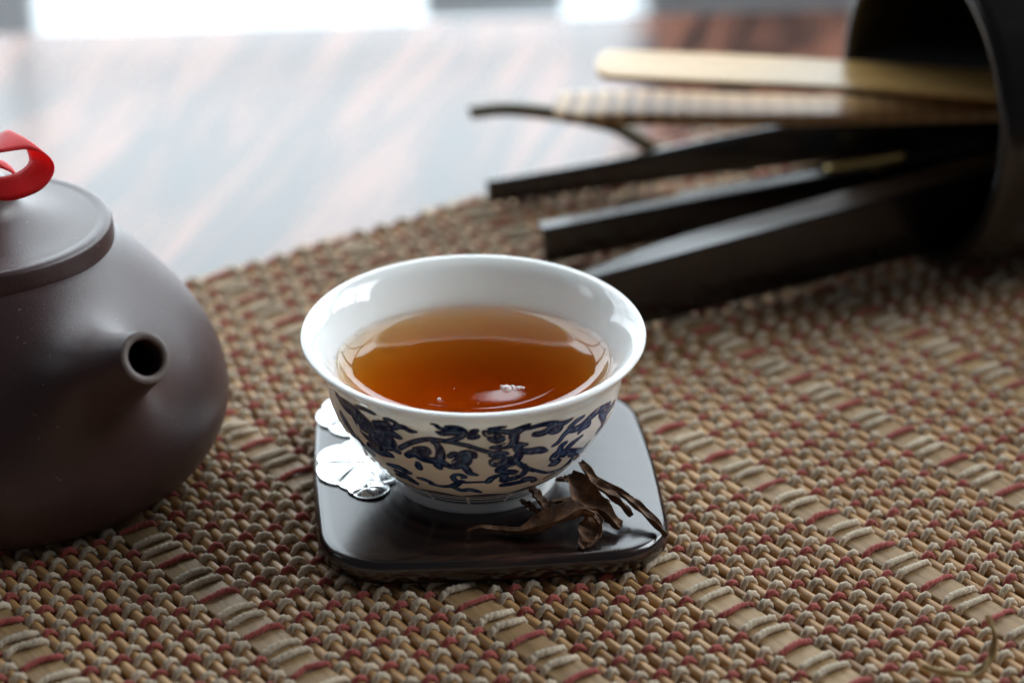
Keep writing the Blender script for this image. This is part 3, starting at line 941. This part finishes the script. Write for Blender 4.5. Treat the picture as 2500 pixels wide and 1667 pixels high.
vb, fb = lathe([(.2 * math.sin(t_), .16 * math.cos(t_)) for t_ in np.linspace(0.02, math.pi - .02, 10)], 16)
o = mesh('knot', vb, fb, M['ribbon'], rb); o.location = ((-10.2 - PX) * S, (-5.36 - PY) * S, .32 * S)

# ---------------------------------------------------------------- tool holder lying on its side
TA = R(21.5)
TR = 3.76
TUBE_AT = (9.32, 4.62, 0.0)
th = empty('tool_holder', TUBE_AT, 'dark wooden tool holder tube lying on its side with its mouth open', 'tool holder', rot=(0, 0, TA))
pr_ = [(3.38, .0), (3.34, .1), (3.33, 15.2), (0.001, 15.25), ]
out_ = [(0.001, 15.8), (3.55, 15.8), (3.72, 15.6), (3.76, 15.2), (3.76, .25), (3.70, .06), (3.6, -.02), (3.46, -.03)]
v, f = lathe(out_ + pr_, 128)
v = [(z, x, y + TR) for x, y, z in v]
o = mesh('tube', v, f, M['tube_wood'], th)


def tool(name, label, cat, pts, mat_, parts=None, seg=60, round_end=0.0, group=None, wood_rot=True, parent=None):
    """a stick-like tool: pts rows are x, y, z of its centre line, width, thickness; flat section with rounded edges"""
    p = interp_path(pts, seg)
    o0 = Vector(p[0][:3])
    L = np.concatenate([[0], np.cumsum(np.linalg.norm(np.diff(p[:, :3], axis=0), axis=1))])
    d0 = Vector(p[-1][:3] - p[0][:3]); az = math.atan2(d0.y, d0.x)
    v = []
    m_ = 16
    for i in range(seg):
        t_ = Vector(p[min(i + 1, seg - 1)][:3] - p[max(i - 1, 0)][:3]).normalized()
        roll = p[i][5] if p.shape[1] > 5 else 0
        sd = t_.cross(Vector((0, 0, 1))).normalized(); u_ = sd.cross(t_)
        s2 = sd * math.cos(roll) + u_ * math.sin(roll); u2 = -sd * math.sin(roll) + u_ * math.cos(roll)
        k_ = 1.0
        if round_end > 0 and L[i] < round_end:
            k_ = math.sqrt(max(0.02, 1 - (1 - L[i] / round_end) ** 2)) * .75 + .25
        for j in range(m_):
            a = 2 * math.pi * (j + .5) / m_
            ca_, sa_ = math.cos(a), math.sin(a)
            ex = 0.35
            cx_ = math.copysign(abs(ca_) ** ex, ca_); cy_ = math.copysign(abs(sa_) ** ex, sa_)
            q_ = Vector(p[i][:3]) + s2 * (cx_ * p[i][3] / 2 * k_) + u2 * (cy_ * p[i][4] / 2)
            v.append(q_ - o0)
    rot = Matrix.Rotation(-az, 3, 'Z')
    v = [tuple(rot @ a) for a in v]
    f = grid_faces(seg, m_, close_v=True)
    f.append(tuple(range(m_))); f.append(tuple(range((seg - 1) * m_, seg * m_))[::-1])
    if parent is None:
        o = mesh(name, v, f, mat_, None, loc=o0, rot=(0, 0, az))
        if label: tag(o, label, cat, group)
    else:
        o = mesh(name, v, f, mat_, parent)
        pl = parent.location / S
        o.location = (o0 - pl) * S; o.rotation_euler = (0, 0, az)
    return o


# big scoop on edge: upright plate towards the camera, flat upper wall
def scoop(name, label, A, B, h0, h1, w0, w1, bowl=0.25):
    """channel lying on its side: outer plate facing the camera, upper and lower walls behind it"""
    A, B = Vector(A), Vector(B)
    d = (B - A); L_ = d.length; az = math.atan2(d.y, d.x); pitch = math.asin(d.z / L_)
    n_ = 40
    v = []
    th_ = .16
    sec = []
    for i in range(n_):
        t_ = i / (n_ - 1)
        e = min(1, t_ / .28)
        H = h0 + (h1 - h0) * t_
        W = (w0 + (w1 - w0) * (1 - (1 - e) ** 2))
        x = L_ * t_
        c = [(.14, .07), (.02, H * .4), (.0, H - .05), (.04, H), (W * .5, H), (W, H), (W, H - th_), (W * .5, H - th_), (th_ + .09, H - th_), (th_ + .04, H - th_ - .06), (th_ + .14, th_ + .04), (th_ + .2, th_), (max(W * .8, .45), th_), (max(W * .8, .45), 0), (.24, 0)]
        for y_, z_ in c:
            v.append((x, y_, z_))
    k_ = 15
    f = grid_faces(n_, k_, close_v=True)
    f.append(tuple(range(k_))); f.append(tuple(range((n_ - 1) * k_, n_ * k_))[::-1])
    o = mesh(name, v, f, M['ebony'], None, smooth=False, loc=A, rot=(0, -pitch, az))
    bevel(o, .03, 2)
    return tag(o, label, 'tea scoop')


scoop('tea_scoop', 'long black wooden tea scoop nearest the cup, with a pale sheen on its top', (1.3, -.35, 0.0), (14.5, 6.0, .55), 1.55, 2.0, .2, .85)
scoop('tea_scoop', 'shorter black wooden tea scoop with a square end, behind the long scoop', (.80, 3.85, 0.0), (13.5, 6.8, 1.3), 1.02, 1.05, .42, .42)
spat = tool('tea_spatula', 'black wooden spatula with a rounded tip reaching over the edge of the placemat', 'spatula',
     [(-.62, 7.80, .30, .24, .62, 0), (.6, 8.13, .36, .22, .66, 0), (3, 8.55, .58, .24, .80, 0), (5.5, 8.15, 1.2, .26, 1.0, 0), (8.2, 7.0, 2.05, .3, 1.1, 0), (13, 6.6, 2.5, .3, 1.1, 0)], M['ebony'], round_end=.35)
# short teeth along the lower edge near its tip
wm = (Matrix.Translation(spat.location) @ spat.rotation_euler.to_matrix().to_4x4()).inverted()
for k in range(9):
    x_, y_ = .35 + .27 * k, 8.0 + .048 * k
    v, f = [], []
    v = [(x_ - .07, y_ - .10, .10 + .018 * k), (x_ + .07, y_ - .10, .10 + .018 * k), (x_ + .07, y_ + .10, .10 + .018 * k), (x_ - .07, y_ + .10, .10 + .018 * k),
         (x_ - .02, y_ - .14, -.04), (x_ + .03, y_ - .14, -.04), (x_ + .03, y_ + .0, -.04), (x_ - .02, y_ + .0, -.04)]
    f = [(0, 1, 2, 3), (7, 6, 5, 4), (0, 4, 5, 1), (1, 5, 6, 2), (2, 6, 7, 3), (3, 7, 4, 0)]
    tt = mesh('tooth', v, f, M['ebony'], spat, smooth=False)
    tt.matrix_parent_inverse = wm

# bamboo tongs: two arms
tg = empty('bamboo_tongs', (12.5, 6.3, 3.2), 'pale bamboo tea tongs with two flat arms sticking out of the tool holder', 'tongs')
tool('arm', None, None, [(2.0, 7.1, 3.86, 1.9, .16, 0), (4.3, 6.9, 3.84, 2.05, .16, 0), (8.1, 6.45, 3.80, 1.95, .16, 0), (12.5, 5.8, 3.7, 1.9, .2, 0)], M['bamboo'], seg=80, round_end=.38, parent=tg)
arm2 = tool('arm', None, None, [(1.0, 7.0, 2.82, 1.75, .26, 0), (3, 6.98, 2.82, 1.9, .28, 0), (6.5, 6.92, 2.78, 1.6, .28, 0), (9.5, 6.75, 2.85, 1.4, .26, 0), (12.5, 6.6, 3.0, 1.4, .26, 0)], M['bamboo'], seg=80, round_end=.5, parent=tg)
arm2['label'] = 'lower arm of the tongs, banded with brown'
# brown bands burnt across the lower arm
m2, nt, b = mat('banded_bamboo')
v_ = coords(nt)
wv = nt.nodes.new('ShaderNodeTexWave'); wv.wave_type = 'BANDS'; wv.bands_direction = 'X'
wv.inputs['Scale'].default_value = 0.68; wv.inputs['Distortion'].default_value = 3.2; wv.inputs['Detail'].default_value = 2; wv.inputs['Detail Scale'].default_value = .6
nt.links.new(v_, wv.inputs['Vector'])
sx = nt.nodes.new('ShaderNodeSeparateXYZ'); nt.links.new(v_, sx.inputs[0])
fade = mapr(nt, sx.outputs[0], 1.9, 3.4, 1, 0.18)
line = mapr(nt, wv.outputs['Fac'], 0.05, 0.42, 1, 0)
mu = nt.nodes.new('ShaderNodeMath'); mu.operation = 'MULTIPLY'
nt.links.new(fade, mu.inputs[0]); nt.links.new(line, mu.inputs[1])
nt.links.new(ramp(nt, mu.outputs[0], [(0.0, (0.54, 0.34, 0.16)), (0.5, (0.30, 0.15, 0.06)), (1.0, (0.14, 0.06, 0.02))]), b.inputs['Base Color'])
b.inputs['Roughness'].default_value = 0.32
b.inputs['Specular IOR Level'].default_value = 0.28
bump(nt, b, wv.outputs['Fac'], 0.2, 0.03)
arm2.data.materials.clear(); arm2.data.materials.append(m2)

tool('curved_pick', 'curved dark olive bamboo pick poking out behind the banded tongs arm', 'tea pick',
     [(-1.06, 9.45, 1.78, .32, .32), (-.1, 9.22, 1.96, .33, .33), (1.16, 8.72, 2.02, .36, .34), (1.95, 8.75, 1.85, .40, .34), (2.6, 8.9, 1.6, .44, .34), (3.2, 9.0, 1.2, .46, .34), (3.9, 9.2, .72, .46, .34), (6, 8.2, .75, .3, .26)], M['olive'], round_end=.2)
nd = tool('tea_needle', 'slim dark tea needle with brass ferrule lying between the scoops', 'tea needle',
     [(4.0, 6.6, .62, .22, .22), (6, 6.75, .98, .26, .26), (8, 6.5, 1.50, .3, .3), (12.6, 6.9, 2.1, .3, .3)], M['ebony'])
a_, b2_ = Vector((7.45, 5.83, 1.62)), Vector((9.3, 5.75, 2.05))
fr = tool('ferrule', None, None, [(*a_, .26, .26), (*(a_.lerp(b2_, .5)), .30, .30), (*b2_, .26, .26)], M['brass'], seg=20)
w_nd = nd.matrix_basis.copy() if False else (Matrix.Translation(nd.location) @ nd.rotation_euler.to_matrix().to_4x4())
fr.parent = nd; fr.matrix_parent_inverse = w_nd.inverted()

# ---------------------------------------------------------------- dry tea leaves on the coaster
def leaf(label, pts, widths, th_=.05, fold=.35, seed=0, mat_=None, name='tea_leaf', seg=54, twist=0.0):
    """rolled dry leaf: a folded, wrinkled strip of varying width swept along its rib"""
    rr_ = np.random.default_rng(seed)
    p = interp_path(pts, seg); wv_ = np.interp(np.linspace(0, 1, seg), np.linspace(0, 1, len(widths)), widths)
    o0 = Vector(p[seg // 2])
    v = []
    mc = 9
    ph = rr_.uniform(0, 6.28)
    for i in range(seg):
        t_ = Vector(p[min(i + 1, seg - 1)] - p[max(i - 1, 0)]).normalized()
        sd = t_.cross(Vector((0, 0, 1)))
        sd = sd.normalized() if sd.length > .1 else Vector((1, 0, 0))
        u_ = sd.cross(t_)
        rl = twist * (i / seg - .5) + .25 * math.sin(i * .22 + ph)
        s2 = sd * math.cos(rl) + u_ * math.sin(rl); u2 = -sd * math.sin(rl) + u_ * math.cos(rl)
        w_ = wv_[i] * .88 * (1 + .07 * math.sin(i * .45 + ph) + .02 * rr_.normal())
        ring = []
        for j in range(mc):                      # upper skin
            t2 = 2 * j / (mc - 1) - 1
            x_ = w_ / 2 * math.sin(t2 * (1.15 - .3 * fold)) / math.sin(1.15 - .3 * fold)
            z_ = fold * w_ * (t2 * t2 - .4) + .014 * math.sin(i * .5 + 3 * t2 + ph) + .004 * rr_.normal()
            ring.append((x_, z_ + th_ / 2 * (1 - .6 * t2 * t2)))
        for j in range(mc - 1, -1, -1):
            t2 = 2 * j / (mc - 1) - 1
            x_, z_ = ring[j]
            ring.append((x_, z_ - th_ * (1.2 - .8 * t2 * t2)))
        for x_, z_ in ring:
            v.append(Vector(p[i]) + s2 * x_ + u2 * z_ - o0)
    k_ = 2 * mc
    f = grid_faces(seg, k_, close_v=True)
    f.append(tuple(range(k_))); f.append(tuple(range((seg - 1) * k_, seg * k_))[::-1])
    o = mesh(name, [tuple(a) for a in v], f, mat_ or M['leafbrown'], None, loc=o0)
    sb_ = o.modifiers.new('sub', 'SUBSURF'); sb_.levels = 1; sb_.render_levels = 1
    return tag(o, label, 'tea leaf', 'dry tea leaves on the coaster')


leaf('long dry tea leaf in front, its thin stem pointing left',
     [(-.84, -9.12, .57), (-.57, -9.04, .62), (-.26, -9.02, .56), (.1, -9.10, .56), (.46, -9.08, .66), (.81, -9.02, .80), (1.17, -8.98, .92), (1.38, -9.0, .92), (1.53, -9.08, .88)],
     [.05, .09, .10, .22, .50, .55, .50, .32, .10], fold=.42, seed=1, twist=.9)
leaf('broken leaf flap bending down to a sharp point at the front edge of the coaster',
     [(1.40, -8.96, .90), (1.46, -9.10, .74), (1.42, -9.28, .62), (1.33, -9.46, .53), (1.27, -9.62, .49)],
     [.30, .52, .50, .30, .05], fold=.25, seed=2, th_=.035)
leaf('thin rolled leaf edge curving round the right side of the broken leaf flap',
     [(1.50, -9.05, .88), (1.60, -9.16, .76), (1.62, -9.28, .64), (1.52, -9.42, .56), (1.36, -9.56, .50)],
     [.09, .09, .08, .06, .03], fold=.2, seed=3)
leaf('broad twisted dark leaf leaning in the middle of the tea leaf pile',
     [(1.12, -7.74, 1.02), (1.25, -8.12, .98), (1.38, -8.40, .86), (1.64, -8.64, .72), (1.88, -8.88, .64), (1.98, -9.02, .58)],
     [.16, .50, .58, .46, .32, .14], fold=.5, seed=4, twist=1.2, th_=.07)
leaf('stout dry leaf with a pale blunt tip standing highest in the pile',
     [(1.30, -7.68, 1.24), (1.42, -7.92, 1.16), (1.58, -8.22, 1.06), (1.82, -8.38, .95), (2.05, -8.50, .80), (2.24, -8.60, .60)],
     [.13, .20, .20, .17, .14, .04], fold=.45, seed=5, th_=.09, twist=1.)
leaf('longest slender leaf reaching over the right corner',
     [(1.58, -7.70, .92), (1.92, -8.06, .86), (2.19, -8.34, .80), (2.45, -8.62, .70), (2.70, -8.94, .58), (2.86, -9.16, .50)],
     [.06, .14, .17, .19, .16, .04], fold=.5, seed=6, th_=.08, twist=1.4)
leaf('small curled leaf at the back left of the pile',
     [(.83, -7.58, .80), (.98, -7.68, .87), (1.18, -7.74, .86)], [.07, .17, .10], fold=.4, seed=7)
leaf('short dark leaf leaning against the foot of the cup',
     [(.34, -8.26, 1.0), (.46, -8.27, .84), (.60, -8.36, .70), (.76, -8.40, .56)], [.18, .28, .26, .16], fold=.3, seed=8)
leaf('shortest leaf chip, in front of the foot of the cup',
     [(.16, -8.32, .78), (.32, -8.34, .66), (.54, -8.42, .55)], [.10, .20, .12], fold=.3, seed=9)
leaf('flat leaf lying across under the pile',
     [(.70, -7.94, .53), (1.11, -8.02, .58), (1.57, -8.02, .58), (1.84, -8.10, .60)], [.12, .26, .24, .10], fold=.25, seed=10)
o = leaf('curved tan twig standing on the placemat in the front right corner',
     [(7.0, -12.85, .12), (7.49, -13.13, .14), (7.86, -13.28, .24), (8.08, -13.22, .5), (8.15, -13.08, .8), (8.10, -12.92, 1.02), (8.02, -12.84, 1.12)],
     [.07, .13, .16, .16, .13, .09, .05], fold=.3, seed=11, mat_=M['twig'], name='twig', th_=.08)
o['category'] = 'twig'; del o['group']
